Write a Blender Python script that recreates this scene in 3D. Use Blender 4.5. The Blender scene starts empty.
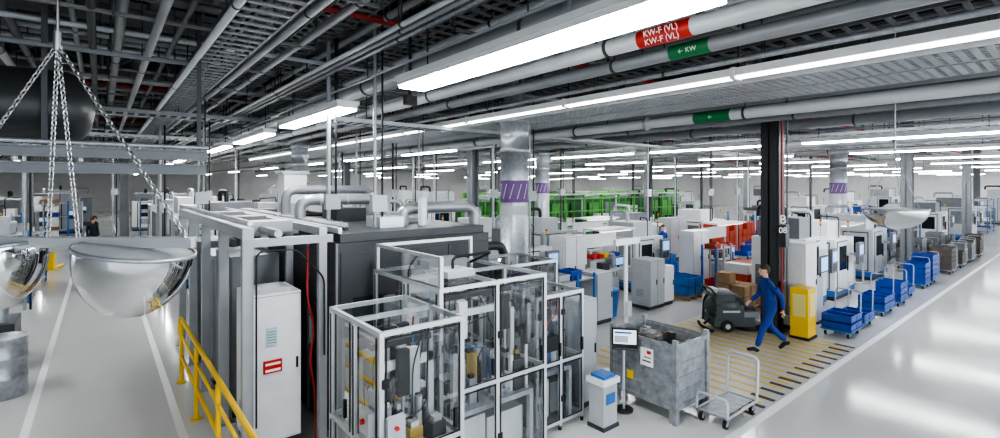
import bpy, math, random
from mathutils import Vector, Matrix
R=random.Random(7)
# ---------------------------------------------------------------- materials
MC={}
def mat(name,col,rough=.5,metal=0.,noise=0.,nscale=6.,emit=0.,bump=0.,coat=0.):
    if name in MC: return MC[name]
    m=bpy.data.materials.new(name); m.use_nodes=True
    nt=m.node_tree; p=nt.nodes['Principled BSDF']
    p.inputs['Base Color'].default_value=(*col,1); p.inputs['Roughness'].default_value=rough
    p.inputs['Metallic'].default_value=metal
    if coat: p.inputs['Coat Weight'].default_value=coat
    if emit:
        p.inputs['Emission Color'].default_value=(*col,1); p.inputs['Emission Strength'].default_value=emit
    if noise:
        tc=nt.nodes.new('ShaderNodeTexCoord'); n=nt.nodes.new('ShaderNodeTexNoise'); n.inputs['Scale'].default_value=nscale
        n.inputs['Detail'].default_value=5
        nt.links.new(tc.outputs['Object'],n.inputs['Vector'])
        cr=nt.nodes.new('ShaderNodeValToRGB'); cr.color_ramp.elements[0].position=.3; cr.color_ramp.elements[1].position=.7
        cr.color_ramp.elements[0].color=(*[max(0,c*(1-noise)) for c in col],1)
        cr.color_ramp.elements[1].color=(*[min(1,c*(1+noise*.5)) for c in col],1)
        nt.links.new(n.outputs['Fac'],cr.inputs['Fac']); nt.links.new(cr.outputs['Color'],p.inputs['Base Color'])
        if bump:
            b=nt.nodes.new('ShaderNodeBump'); b.inputs['Strength'].default_value=bump; b.inputs['Distance'].default_value=.01
            nt.links.new(n.outputs['Fac'],b.inputs['Height']); nt.links.new(b.outputs['Normal'],p.inputs['Normal'])
    MC[name]=m; return m
WHITE=mat('white_paint',(.80,.81,.82),.35,0,.06,3)
OFFW=mat('warm_white_paint',(.70,.71,.70),.4,0,.06,3)
LG=mat('light_grey_paint',(.46,.48,.50),.4,0,.08,3)
MG=mat('mid_grey_paint',(.20,.21,.225),.45,0,.1,3)
DG=mat('dark_grey_paint',(.05,.053,.057),.4,0,.12,3)
ANT=mat('anthracite_panel',(.055,.058,.062),.38,.1,.12,2)
BLK=mat('black_plastic',(.012,.012,.014),.45)
ALU=mat('aluminium_profile',(.68,.70,.72),.32,.5,.06,8)
STEEL=mat('galvanised_steel',(.44,.46,.49),.36,.55,.22,14)
PIPE=mat('pipe_grey',(.36,.375,.39),.35,.25,.1,2)
PIPEW=mat('pipe_white',(.66,.68,.70),.3,.1,.06,2)
TRUSS=mat('truss_steel',(.08,.085,.09),.5,.2,.15,2)
LTRUSS=mat('light_truss_steel',(.19,.195,.20),.5,.2,.15,2)
CHROME=mat('mirror_chrome',(.90,.91,.92),.04,1.)
CHAINM=mat('chain_steel',(.6,.6,.6),.28,1.)
YEL=mat('safety_yellow',(.85,.54,.015),.4,0,.05,4)
RED=mat('signal_red',(.55,.03,.02),.4)
DRED=mat('sprinkler_red',(.40,.03,.025),.4)
ORG=mat('orange_plastic',(.48,.06,.02),.45,0,.2,4)
GRN=mat('machine_green',(.09,.33,.06),.4,0,.25,3)
DGRN=mat('dark_green',(.03,.12,.04),.4,0,.2,3)
LGRN=mat('label_green',(.02,.20,.07),.5)
BLU=mat('crate_blue',(.015,.075,.38),.4)
MBLU=mat('machine_blue',(.04,.16,.44),.4)
PUR=mat('purple_band',(.14,.07,.20),.5)
CARD=mat('cardboard',(.32,.20,.11),.8,0,.15,8)
WOOD=mat('pallet_wood',(.42,.30,.17),.8,0,.2,9)
GOLD=mat('brass_part',(.7,.5,.15),.3,.9)
BRN=mat('brown_tote',(.13,.115,.10),.6,0,.2,5)
RUB=mat('rubber',(.02,.02,.02),.8)
CLEAR=mat('blue_screen',(.25,.5,.85),.3,0,emit=.8)
WSCR=mat('white_screen',(.8,.85,.9),.3,0,emit=.5)
DWIN=mat('tinted_window',(.03,.04,.05),.08,.3)
SKIN=mat('skin',(.62,.38,.28),.5)
HAIR=mat('hair_brown',(.07,.04,.025),.7)
COV=mat('blue_coverall',(.02,.06,.28),.8,0,.2,7,bump=.2)
DCLO=mat('dark_clothes',(.03,.035,.05),.8,0,.2,7)
EYE=mat('eye_dark',(.01,.01,.01),.3)
LIP=mat('lip',(.45,.17,.14),.5)
LAMP=mat('lamp_diffuser',(.965,.985,1),.4,0,emit=44)
LAMPF=mat('lamp_housing_white',(.8,.8,.8),.35)
LINEW=mat('line_paint_white',(.9,.9,.9),.4)
LINEY=mat('line_paint_yellow',(.75,.50,.05),.5,0,.1,5)
LINEG=mat('line_paint_grey',(.50,.49,.45),.35,0,.1,5)
LINEB=mat('line_paint_black',(.02,.02,.02),.5)
def glassmat():
    m=bpy.data.materials.new('clear_panel'); m.use_nodes=True; nt=m.node_tree; nt.nodes.clear()
    o=nt.nodes.new('ShaderNodeOutputMaterial'); t=nt.nodes.new('ShaderNodeBsdfTransparent'); g=nt.nodes.new('ShaderNodeBsdfGlossy')
    t.inputs['Color'].default_value=(.95,.965,.97,1); g.inputs['Roughness'].default_value=.03
    lw=nt.nodes.new('ShaderNodeLayerWeight'); lw.inputs['Blend'].default_value=.27
    ma=nt.nodes.new('ShaderNodeMath'); ma.operation='MULTIPLY_ADD'; ma.inputs[1].default_value=.55; ma.inputs[2].default_value=.06
    mx=nt.nodes.new('ShaderNodeMixShader')
    nt.links.new(lw.outputs['Fresnel'],ma.inputs[0]); nt.links.new(ma.outputs[0],mx.inputs[0])
    nt.links.new(t.outputs[0],mx.inputs[1]); nt.links.new(g.outputs[0],mx.inputs[2]); nt.links.new(mx.outputs[0],o.inputs[0]); return m
GLS=glassmat()
def floormat():
    m=bpy.data.materials.new('epoxy_floor'); m.use_nodes=True; nt=m.node_tree; p=nt.nodes['Principled BSDF']
    tc=nt.nodes.new('ShaderNodeTexCoord'); n=nt.nodes.new('ShaderNodeTexNoise'); n.inputs['Scale'].default_value=.35; n.inputs['Detail'].default_value=6
    nt.links.new(tc.outputs['Object'],n.inputs['Vector'])
    cr=nt.nodes.new('ShaderNodeValToRGB'); cr.color_ramp.elements[0].color=(.59,.59,.575,1); cr.color_ramp.elements[1].color=(.71,.71,.695,1)
    nt.links.new(n.outputs['Fac'],cr.inputs[0]); nt.links.new(cr.outputs[0],p.inputs['Base Color'])
    n2=nt.nodes.new('ShaderNodeTexNoise'); n2.inputs['Scale'].default_value=1.6; n2.inputs['Detail'].default_value=4
    nt.links.new(tc.outputs['Object'],n2.inputs['Vector'])
    mr=nt.nodes.new('ShaderNodeMapRange'); mr.inputs['To Min'].default_value=.05; mr.inputs['To Max'].default_value=.18
    nt.links.new(n2.outputs['Fac'],mr.inputs['Value']); nt.links.new(mr.outputs[0],p.inputs['Roughness'])
    return m
FLOOR=floormat()
def deckmat():
    m=bpy.data.materials.new('roof_deck'); m.use_nodes=True; nt=m.node_tree; p=nt.nodes['Principled BSDF']; p.inputs['Roughness'].default_value=.7
    tc=nt.nodes.new('ShaderNodeTexCoord'); w=nt.nodes.new('ShaderNodeTexWave'); w.inputs['Scale'].default_value=1.2
    nt.links.new(tc.outputs['Object'],w.inputs['Vector']); cr=nt.nodes.new('ShaderNodeValToRGB')
    cr.color_ramp.elements[0].color=(.010,.011,.012,1); cr.color_ramp.elements[1].color=(.035,.037,.04,1)
    nt.links.new(w.outputs['Fac'],cr.inputs[0]); nt.links.new(cr.outputs[0],p.inputs['Base Color']); return m
DECK=deckmat()
# ---------------------------------------------------------------- builder
class B:
    def __init__(s,name):
        s.name=name; s.v=[]; s.f=[]; s.m=[]; s.sm=[]; s.mats=[]; s.M=Matrix.Identity(4)
    def at(s,x,y,z=0,rot=0):
        s.M=Matrix.Translation((x,y,z))@Matrix.Rotation(math.radians(rot),4,'Z'); return s
    def mi(s,m):
        if m not in s.mats: s.mats.append(m)
        return s.mats.index(m)
    def add(s,vs,fs,m,smooth=False):
        o=len(s.v); k=s.mi(m)
        s.v+=[tuple(s.M@Vector(v)) for v in vs]
        for f in fs: s.f.append([i+o for i in f]); s.m.append(k); s.sm.append(smooth)
    def box(s,x0,y0,z0,x1,y1,z1,m):
        if x0>x1:x0,x1=x1,x0
        if y0>y1:y0,y1=y1,y0
        if z0>z1:z0,z1=z1,z0
        s.add([(x0,y0,z0),(x1,y0,z0),(x1,y1,z0),(x0,y1,z0),(x0,y0,z1),(x1,y0,z1),(x1,y1,z1),(x0,y1,z1)],
              [(0,3,2,1),(4,5,6,7),(0,1,5,4),(1,2,6,5),(2,3,7,6),(3,0,4,7)],m); return s
    def sweep(s,pts,rs,m,n=8,caps=True,smooth=True):
        P=[Vector(p) for p in pts]; L=len(P); vs=[]; fs=[]; u=None
        for i in range(L):
            t=(P[min(i+1,L-1)]-P[max(i-1,0)]).normalized()
            if u is None:
                u=t.orthogonal().normalized() if abs(t.z)>.9 else Vector((0,0,1)).cross(t).normalized()
            else:
                u=(u-t*u.dot(t)); u=u.normalized() if u.length>1e-6 else t.orthogonal().normalized()
            w=t.cross(u); r=rs[i]
            for k in range(n):
                a=2*math.pi*(k+.5)/n; vs.append(P[i]+u*(r*math.cos(a))+w*(r*math.sin(a)))
        for i in range(L-1):
            for k in range(n):
                a=i*n+k;b=i*n+(k+1)%n; fs.append((a,b,b+n,a+n))
        s.add(vs,fs,m,smooth)
        if caps:
            s.add(vs[:n],[tuple(reversed(range(n)))],m); s.add(vs[-n:],[tuple(range(n))],m)
        return s
    def cyl(s,p,q,r,m,n=12,r2=None): return s.sweep([p,q],[r,r if r2 is None else r2],m,n)
    def path(s,pts,r,m,n=8,br=.1):
        P=[Vector(p) for p in pts]; out=[P[0]]
        for i in range(1,len(P)-1):
            a,b,c=P[i-1],P[i],P[i+1]; d1=min(br,(a-b).length*.49); d2=min(br,(c-b).length*.49)
            p0=b+(a-b).normalized()*d1; p2=b+(c-b).normalized()*d2
            for k in range(6):
                t=k/5; out.append(p0*(1-t)**2+b*2*t*(1-t)+p2*t*t)
        out.append(P[-1]); return s.sweep(out,[r]*len(out),m,n)
    def lathe(s,c,prof,m,n=24,smooth=True):
        vs=[];fs=[]
        for r,z in prof:
            for k in range(n):
                a=2*math.pi*k/n; vs.append((c[0]+r*math.cos(a),c[1]+r*math.sin(a),c[2]+z))
        for i in range(len(prof)-1):
            for k in range(n):
                a=i*n+k;b=i*n+(k+1)%n; fs.append((a,b,b+n,a+n))
        s.add(vs,fs,m,smooth); return s
    def ell(s,c,rx,ry,rz,m,n=14,k=9,z0=-1,z1=1):
        vs=[];fs=[]
        for i in range(k+1):
            t=math.asin(max(-1,min(1,z0)))+(math.asin(max(-1,min(1,z1)))-math.asin(max(-1,min(1,z0))))*i/k
            for j in range(n):
                a=2*math.pi*j/n; vs.append((c[0]+rx*math.cos(t)*math.cos(a),c[1]+ry*math.cos(t)*math.sin(a),c[2]+rz*math.sin(t)))
        for i in range(k):
            for j in range(n):
                a=i*n+j;b=i*n+(j+1)%n; fs.append((a,b,b+n,a+n))
        s.add(vs,fs,m,True); return s
    def done(s,bevel=0,parent=None):
        V=[Vector(v) for v in s.v]
        lo=Vector((min(v.x for v in V),min(v.y for v in V),min(v.z for v in V))); hi=Vector((max(v.x for v in V),max(v.y for v in V),max(v.z for v in V)))
        o=Vector(((lo.x+hi.x)/2,(lo.y+hi.y)/2,lo.z))
        me=bpy.data.meshes.new(s.name); me.from_pydata([v-o for v in V],[],s.f)
        for m in s.mats: me.materials.append(m)
        me.polygons.foreach_set('material_index',s.m); me.polygons.foreach_set('use_smooth',s.sm); me.update()
        ob=bpy.data.objects.new(s.name,me); bpy.context.scene.collection.objects.link(ob)
        ob.location=o
        if parent: ob.parent=parent; ob.location=o-parent.location
        if bevel:
            b=ob.modifiers.new('bevel','BEVEL'); b.width=bevel; b.segments=2; b.limit_method='ANGLE'; b.angle_limit=math.radians(50)
        return ob
def text(parent,name,txt,loc,xa,ya,size,m):
    c=bpy.data.curves.new(name,'FONT'); c.body=txt; c.size=size; c.extrude=.001; c.align_x='CENTER'; c.align_y='CENTER'
    c.materials.append(m); o=bpy.data.objects.new(name,c); bpy.context.scene.collection.objects.link(o)
    xa=Vector(xa).normalized(); ya=Vector(ya).normalized(); za=xa.cross(ya)
    Mx=Matrix((xa,ya,za)).transposed().to_4x4(); Mx.translation=Vector(loc)-parent.location
    o.parent=parent; o.matrix_local=Mx; return o
# ---------------------------------------------------------------- room
B('floor').box(-22,-12,-.2,80,80,0,FLOOR).done()
B('ceiling').box(-22,-12,8.0,80,80,8.2,DECK).done()
WALLM=mat('wall_paint',(.8,.8,.79),.6,0,.06,1)
for nm,a in (('wall_north',(-22,80,0,80,80.3,8.2)),('wall_east',(80,-12,0,80.3,80,8.2)),('wall_west',(-22.3,-12,0,-22,80,8.2))):
    B(nm).box(*a,WALLM).done()
# floor markings
B('floor_marking_line').box(4,3.08,.0,70,3.2,.004,LINEW).done()
B('floor_marking_line').box(.82,4,.0,.92,70,.004,LINEW).done()
B('floor_marking_line').box(-.85,6,.0,-.75,70,.004,LINEW).done()
b=B('floor_marking_stripes')
b.box(7.3,3.3,0,12.4,6.6,.003,LINEG)
x=7.4
while x<12.2:
    b.box(x,3.35,.003,x+.065,6.55,.006,LINEY); x+=.28
x=7.45
while x<12.2:
    b.box(x,3.24,.003,x+.09,3.60,.008,LINEB); x+=.36
b.done()
# ---------------------------------------------------------------- ceiling services
def lamp(x,y0,y1,z=4.6,w=.26,ends=True):
    b=B('ceiling_lamp')
    b.box(x-w/2,y0,z,x+w/2,y1,z+.05,LAMPF); b.box(x-w/2-.02,y0-.03,z+.05,x+w/2+.02,y1+.03,z+.11,LAMPF)
    b.box(x-w/2+.015,y0+.02,z-.035,x+w/2-.015,y1-.02,z-.001,LAMP)
    for yy in (y0+.4,y1-.4): b.cyl((x,yy,z+.1),(x,yy,6.2),.008,BLK,6)
    b.cyl((x-.05,y0-1,z+.3),(x-.05,y1+1,z+.3),.02,LG,6)
    b.done()
lamp(2.95,1.5,5.35,w=.36); lamp(2.98,7.4,10.6,w=.32)
for y in (12.2,17,22,27,33,40,48,56,66): lamp(3.05,y,y+3.4)
for y in (1.2,6.2,11.2,16.2,22,29,38,50,64): lamp(15.6,y,y+4.2)
for y in (14,20,27,36,48,62): lamp(9.4,y,y+3.6)
for X in (22,28.5,36,45,56,66,75):
    for y in (2,8,15,23,33,46,60,72): lamp(X,y,y+4)
for y in (9,16,24,34,46,60): lamp(-3.2,y,y+3.6)
for y in (12,20,34,50,66): lamp(-10,y,y+3.6)

def yrun(name,x,z,r,m,y0=-2,y1=60,n=12,hang=True,step=4.,flange=0):
    b=B(name); b.cyl((x,y0,z),(x,y1,z),r,m,n)
    if hang:
        y=y0+1.5+R.random()
        while y<min(y1,40):
            b.cyl((x,y,z+r),(x,y,6.65),.01,TRUSS,5); b.cyl((x,y-.02,z),(x,y+.02,z),r*1.12,TRUSS,n)
            y+=step
    if flange:
        y=y0+2
        while y<min(y1,40): b.cyl((x,y,z),(x,y+.06,z),r*1.35,STEEL,n); y+=flange
    return b.done()
pA=yrun('service_pipe',3.5,5.05,.13,PIPE,flange=3.1)
pB=yrun('service_pipe',4.62,5.0,.095,PIPEW)
pC=yrun('service_pipe',5.38,5.0,.085,PIPE)
yrun('service_pipe',5.0,5.15,.05,PIPEW)
yrun('service_pipe',5.85,5.1,.045,PIPEW)
yrun('service_pipe',6.12,4.95,.035,STEEL)
yrun('service_pipe',4.1,5.25,.06,PIPE)
pD=yrun('service_pipe',8.9,4.68,.10,PIPEW,flange=6)
yrun('service_pipe',9.5,4.85,.05,PIPE)
yrun('service_pipe',10.9,4.8,.07,PIPE)
yrun('service_pipe',11.3,5.0,.09,PIPEW)
yrun('service_pipe',13.5,4.9,.12,PIPE)
yrun('service_pipe',18.5,4.8,.12,PIPEW)
yrun('service_pipe',19.2,5.0,.08,PIPE)
yrun('service_pipe',25,4.9,.15,PIPE)
for xx,zz,rr in ((2.2,5.4,.05),(1.9,5.5,.035),(1.3,5.7,.05),(.2,5.5,.06),(-.3,5.8,.04),(-1.1,5.3,.05),(-2,5.2,.08),(-2.6,5.6,.05),(-4.5,5.2,.1),(-6,5.6,.06)):
    yrun('service_pipe',xx,zz,rr,R.choice([PIPE,STEEL,MG]),step=5)
for i in range(44):
    xx=-7+i*.85+R.uniform(-.35,.35)
    yrun('service_pipe',xx,R.uniform(5.35,6.15),R.uniform(.02,.06),R.choice([PIPE,STEEL,MG,MG,TRUSS] if xx<2 else [PIPE,STEEL,PIPEW,LG,MG,PIPEW]),y1=50,n=8,step=6)
for xx,zz,rr,mm in ((2.55,5.15,.03,PIPEW),(2.66,5.15,.03,PIPE),(2.78,5.15,.03,STEEL),(3.05,5.45,.05,PIPEW),(3.3,5.55,.035,PIPE),(1.75,5.25,.05,PIPE),(1.0,5.1,.04,PIPEW),(.55,5.35,.05,PIPE),(3.95,5.5,.05,PIPEW),(4.4,5.42,.03,PIPE),(4.75,5.45,.06,PIPE),(5.6,5.5,.04,PIPEW),(6.0,5.4,.05,PIPE)):
    yrun('service_pipe',xx,zz,rr,mm,n=10,step=5)
b=B('pipe_support_struts')
y=.6
while y<34:
    b.box(3.25,y,5.22,6.25,y+.04,5.26,LTRUSS); b.box(6.85,y+.3,4.9,8.6,y+.34,4.94,STEEL); b.box(9.4,y+.7,5.1,11.5,y+.74,5.14,LTRUSS); b.box(-2.8,y+.2,5.34,2.4,y+.24,5.38,LTRUSS)
    for xx in (3.27,6.2,-2.78,2.35,.1,9.42,11.48): b.box(xx,y+.1,5.3,xx+.03,y+.13,6.6,TRUSS)
    y+=2.1
b.done()
b=B('ceiling_lamp'); b.box(6.37,-1,4.82,6.57,30,4.92,LAMPF)
LAMPS=mat('lamp_tube_soft',(1,1,.99),.4,0,emit=6)
b.box(6.42,-1,4.79,6.52,30,4.819,LAMPS)
for y in range(0,30,3): b.cyl((6.47,y,4.9),(6.47,y,6.65),.012,BLK,5); b.box(6.36,y,4.78,6.58,y+.06,4.93,LAMPF)
b.done()
def label(pipe,x,z,r,yc,L,m,txt):
    b=B('label_sleeve'); b.cyl((x,yc-L/2,z),(x,yc+L/2,z),r+.004,m,16); b.done(parent=pipe)
    if txt:
        th=math.atan2(z-3.4,x); n=Vector((-math.cos(th),0,-math.sin(th))); 
        text(pipe,'label_text',txt,Vector((x,yc,z))+n*(r+.007),(0,-1,0),(-math.sin(th),0,math.cos(th)),r*.95,LINEW)
label(pB,4.62,5.0,.095,2.9,.62,RED,'KW-F (VL)\nKW-F (VL)'); label(pC,5.38,5.0,.085,3.05,.5,LGRN,'\u2190 KW'); label(pD,8.9,4.68,.10,4.6,.7,LGRN,'\u2190')
def tray(name,x0,x1,z,y0,y1,m,rung=.3,cables=4,depth=.08,axis='y'):
    b=B(name)
    def bx(a0,b0,c0,a1,b1,c1,mm):
        if axis=='y': b.box(a0,b0,c0,a1,b1,c1,mm)
        else: b.box(b0,a0,c0,b1,a1,c1,mm)
    bx(x0-.015,y0,z,x0+.015,y1,z+depth,m); bx(x1-.015,y0,z,x1+.015,y1,z+depth,m)
    y=y0
    while y<y1:
        bx(x0,y,z,x1,y+min(.07,rung*.55),z+.02,m); y+=rung
    if rung<.2:
        k=x0+.1
        while k<x1: bx(k,y0,z+.001,k+.04,y1,z+.018,m); k+=.12
    for i in range(cables):
        xx=x0+.08+(x1-x0-.16)*R.random(); q=z+.04; 
        p=((xx,y0,q),(xx,y1,q)) if axis=='y' else ((y0,xx,q),(y1,xx,q))
        b.cyl(*p,.015+.02*R.random(),R.choice([BLK,MG,LG,DG]),6)
    y=y0+1
    while y<y1:
        for xx in (x0,x1):
            p=((xx,y,z),(xx,y,6.65)) if axis=='y' else ((y,xx,z),(y,xx,6.65))
            b.cyl(*p,.01,TRUSS,5)
        y+=3.2 if rung<.5 else 5
    b.done()
TR=mat('perforated_tray',(.54,.56,.58),.4,.25,.1,3)
TRD=mat('dull_tray',(.26,.27,.28),.4,.25,.1,3)
tray('cable_tray',6.9,7.65,4.8,-1,32,TR,.12,5)
tray('cable_tray',7.75,8.5,4.8,-1,32,TR,.12,5)
tray('cable_tray',9.8,10.5,4.95,0,34,TR,.16,4)
tray('cable_tray',12,12.7,5.0,0,34,TR,.25,4)
tray('cable_tray',14.2,14.9,5.3,0,34,TRD,.25,4)
tray('cable_tray',16.6,17.4,4.85,0,36,TR,.3,4)
tray('cable_tray',20.2,21,4.9,0,36,TR,.3,3)
tray('cable_tray',23.2,24,4.9,0,36,TR,.4,3)
tray('cable_tray',1.1,1.6,5.2,2,40,TRD,.25,5)
tray('cable_tray',2.35,2.9,5.75,0,40,TRD,.25,5)
tray('cable_tray',-1.7,-1.2,5.5,2,40,TRD,.25,4)
tray('cable_tray',3.6,4.3,5.6,0,34,TRD,.25,5)
tray('cable_tray',5.2,6.1,5.7,0,34,TR,.25,5)
tray('cable_tray',6.5,7.1,6.0,0,34,TRD,.25,5)
tray('cable_tray',8.0,8.9,5.6,0,34,TRD,.25,5)
tray('cable_tray',10.8,11.8,5.7,0,34,TRD,.25,5)
for Y,z,xa,mm in ((9.9,4.72,3.4,TR),(13.5,5.0,-6,TRD),(16.9,5.5,-8,TRD),(19,4.9,-6,TR),(22.7,5.2,-6,TRD),(26,5.0,-6,TR),(31,5.0,-6,TR),(7.2,5.9,-6,TRD)):
    tray('cable_tray',Y,Y+.6,z,xa,34,mm,.2,4,axis='x')
def xrun(name,y,z,r,m,x0=-14,x1=60): 
    b=B(name); b.cyl((x0,y,z),(x1,y,z),r,m,10)
    x=x0+2
    while x<40: b.cyl((x,y,z),(x,y,6.65),.01,TRUSS,5); x+=6
    b.done()
for Y,z,r,m in ((6.5,5.75,.05,DRED),(12.6,5.55,.06,PIPE),(15.5,5.9,.06,DRED),(16.2,5.3,.09,PIPE),(22,5.4,.1,PIPE),(24,5.9,.06,DRED),(29,5.3,.08,PIPEW),(34,5.6,.09,PIPE),(11,6.1,.1,PIPE),(8.0,5.9,.07,MG),(9.2,6.3,.05,LG),(13.1,6.4,.05,LG),(14.4,6.1,.04,STEEL),(17.6,6.3,.05,LG),(18.4,5.8,.05,PIPE),(20.7,6.2,.05,LG),(8.9,5.6,.04,PIPEW),(10.1,5.8,.05,PIPE),(11.9,6.0,.04,PIPEW),(14.9,5.7,.05,PIPE)):
    xrun('sprinkler_pipe' if m is DRED else 'service_pipe',Y,z,r,m)
for xx in (7.2,14.2,-3.6): yrun('sprinkler_pipe',xx,5.9,.05,DRED,y1=45)
b=B('sprinkler_pipe'); 
for xx in (10.2,17.8,23): b.cyl((xx,0,5.4),(xx,36,5.4),.06,RED,10)
b.done()
for (xa,za,w,h,mm) in ((-3.9,6.0,1.0,.5,MG),(12.9,5.75,.9,.45,STEEL),(19.5,5.6,1.1,.5,STEEL)):
    b=B('air_duct'); b.box(xa,-2,za,xa+w,50,za+h,mm)
    for y in range(0,50,2): b.box(xa-.03,y,za-.03,xa+w+.03,y+.05,za+h+.03,LG if mm is STEEL else LTRUSS)
    for y in range(1,40,6): b.box(xa+.1,y,za+h,xa+.14,y+.04,8,TRUSS)
    b.done()
def ibeam(name,p,q,h,w,m):
    b=B(name); p=Vector(p);q=Vector(q)
    if abs(p.x-q.x)>abs(p.y-q.y):
        b.box(p.x,p.y-w/2,p.z,q.x,p.y+w/2,p.z+.02,m); b.box(p.x,p.y-w/2,p.z+h-.02,q.x,p.y+w/2,p.z+h,m); b.box(p.x,p.y-.008,p.z+.02,q.x,p.y+.008,p.z+h-.02,m)
    else:
        b.box(p.x-w/2,p.y,p.z,p.x+w/2,q.y,p.z+.02,m); b.box(p.x-w/2,p.y,p.z+h-.02,p.x+w/2,q.y,p.z+h,m); b.box(p.x-.008,p.y,p.z+.02,p.x+.008,q.y,p.z+h-.02,m)
    return b.done()
for Y in (5.2,10.8,16.5,22.5,28.5,36,46): ibeam('ceiling_beam',(-16,Y,6.2),(70,Y,6.2),.3,.2,LTRUSS)
for X in (-7,-.7,.75,6.6,13,19,26,34,44): ibeam('ceiling_beam',(X,-2,6.5),(X,70,6.5),.25,.16,LTRUSS)
def truss(y,x0,x1,zb=6.85,zt=7.85):
    b=B('roof_truss'); b.box(x0,y-.06,zb,x1,y+.06,zb+.12,LTRUSS); b.box(x0,y-.06,zt-.12,x1,y+.06,zt,LTRUSS)
    x=x0;k=0
    while x<x1:
        a=(x,y,zb+.06 if k%2 else zt-.06); c=(x+1.2,y,zt-.06 if k%2 else zb+.06); b.cyl(a,c,.04,LTRUSS,6); x+=1.2;k+=1
    b.done()
for y in (8,12,16,20,25,30,36,43,52,62): truss(y,-18,72)
b=B('roof_purlins')
for i in range(-16,70,2): b.box(i,0,7.8,i+.1,75,7.99,LTRUSS)
b.done()
b=B('pressure_tank')
b.at(-1.3,9.0,4.45)
prof=[(-1.5,.02),(-1.45,.25),(-1.35,.42),(-1.2,.5),(.95,.5),(1.1,.44),(1.2,.28),(1.25,.02)]
b.sweep([(x,0,0) for x,_ in prof],[r for _,r in prof],ANT,32)
for xx in (-.9,.75):
    b.box(xx-.03,-.54,-.54,xx+.03,.54,-.5,TRUSS); b.box(xx-.03,-.56,-.54,xx+.03,-.52,2.2,TRUSS); b.box(xx-.03,.52,-.54,xx+.03,.56,2.2,TRUSS)
b.cyl((.2,0,.45),(.2,0,.75),.08,TRUSS); b.cyl((.2,0,.75),(.2,0,.79),.13,TRUSS)
b.done()
for (x0,y0,z,x1) in ((-3,8.2,3.75,1.2),(-3,8.3,3.55,1.2)):
    ibeam('service_platform_beam',(x0,y0,z),(x1,y0,z),.14,.12,MG)
b=B('service_platform_frame')
for xx in (-2.6,1.1):
    b.box(xx-.025,8.175,3.9,xx+.025,8.225,6.3,TRUSS)
b.box(-3,8.2,5.1,1.2,8.26,5.14,MG)
for k in range(6): b.cyl((-2.6+.6*k,8.25,3.7),(-2.6+.6*k,8.25,3.95),.03,STEEL,6)
b.path([(-3,8.1,3.98),(-1,8.1,3.98),(-1,8.1,3.93),(1.2,8.1,3.93)],.03,STEEL); b.done()
b=B('hanging_conduit'); b.cyl((3.3,6.0,4.55),(3.3,6.0,8),.022,BLK,8); b.box(3.22,5.95,4.5,3.38,6.05,4.62,BLK); b.done()
def dropper(x,y,z0,r,mm,junction=True):
    b=B('supply_dropper')
    b.cyl((x,y,z0),(x,y,6.4),r,mm,8); b.cyl((x+.12,y,max(z0,0)),(x+.12,y,6.4),r*.6,BLK,6)
    if junction: b.box(x-.06,y-.05,3.0,x+.18,y+.05,3.25,LG)
    b.done()
for (x,y,z0) in ((3.2,6.9,2.77),(2.9,8.0,2.77),(6.3,11,0),(4.4,12,2.77),(5.9,14,0),(8.3,9,0),(1.6,12,0),(2.1,14.8,0),(9.5,12,0),(11,14,0),(7.6,15,0),(.4,26,0),(13.6,13,0),(14.8,10,0),(18,9.4,0),(20.4,9.5,0)):
    dropper(x,y,z0,.018+.02*R.random(),R.choice([BLK,DG,PIPE,STEEL]))
for (x,y) in ((7.9,20.5),(11.6,20.8),(13.2,21.5),(16.9,20),(18.5,22),(22.5,20.5),(27.9,20),(33.2,18),(32,14.2),(4.9,25.5),(1.4,18),(-1.6,18.5),(-2.9,24.5),(-6.6,19),(35,9.8),(39.5,8),(30,10),(24,14.5),(44,10.8),(28.4,8.6)):
    dropper(x,y,0,R.uniform(.03,.07),R.choice([PIPE,PIPEW,STEEL,DG]),False)
# ---------------------------------------------------------------- columns
def hcol(x,y,m,w=.4,z1=8):
    b=B('steel_column'); b.box(x-w/2,y-w/2,0,x-w/2+.03,y+w/2,z1,m); b.box(x+w/2-.03,y-w/2,0,x+w/2,y+w/2,z1,m); b.box(x-w/2,y-.015,0,x+w/2,y+.015,z1,m)
    b.box(x-w/2-.08,y-w/2-.08,0,x+w/2+.08,y+w/2+.08,.04,m)
    return b
b=hcol(12.15,4.85,DG,.36); b.box(11.99,4.64,1.2,12.31,4.67,6,ANT); b.path([(12.0,4.58,.4),(12.0,4.58,5.5)],.02,DRED); b.path([(12.3,4.58,.4),(12.3,4.58,6)],.02,MG)
b.box(11.92,4.47,2.0,12.12,4.64,2.5,DG)
colm=b.done()
text(colm,'column_letter','B',(11.85,4.5,2.62),(.775,-.632,0),(0,0,1),.28,LINEW)
text(colm,'column_number','08',(11.85,4.5,2.38),(.775,-.632,0),(0,0,1),.19,LINEW)
for x,y in ((12,16.5),(12,30),(24.5,4.8),(24.5,16.5),(24.5,30),(38,4.8),(38,17),(0.9,30),(-2.5,17),(-2.5,30),(12,44),(52,6)): hcol(x,y,MG,.36).done()
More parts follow.
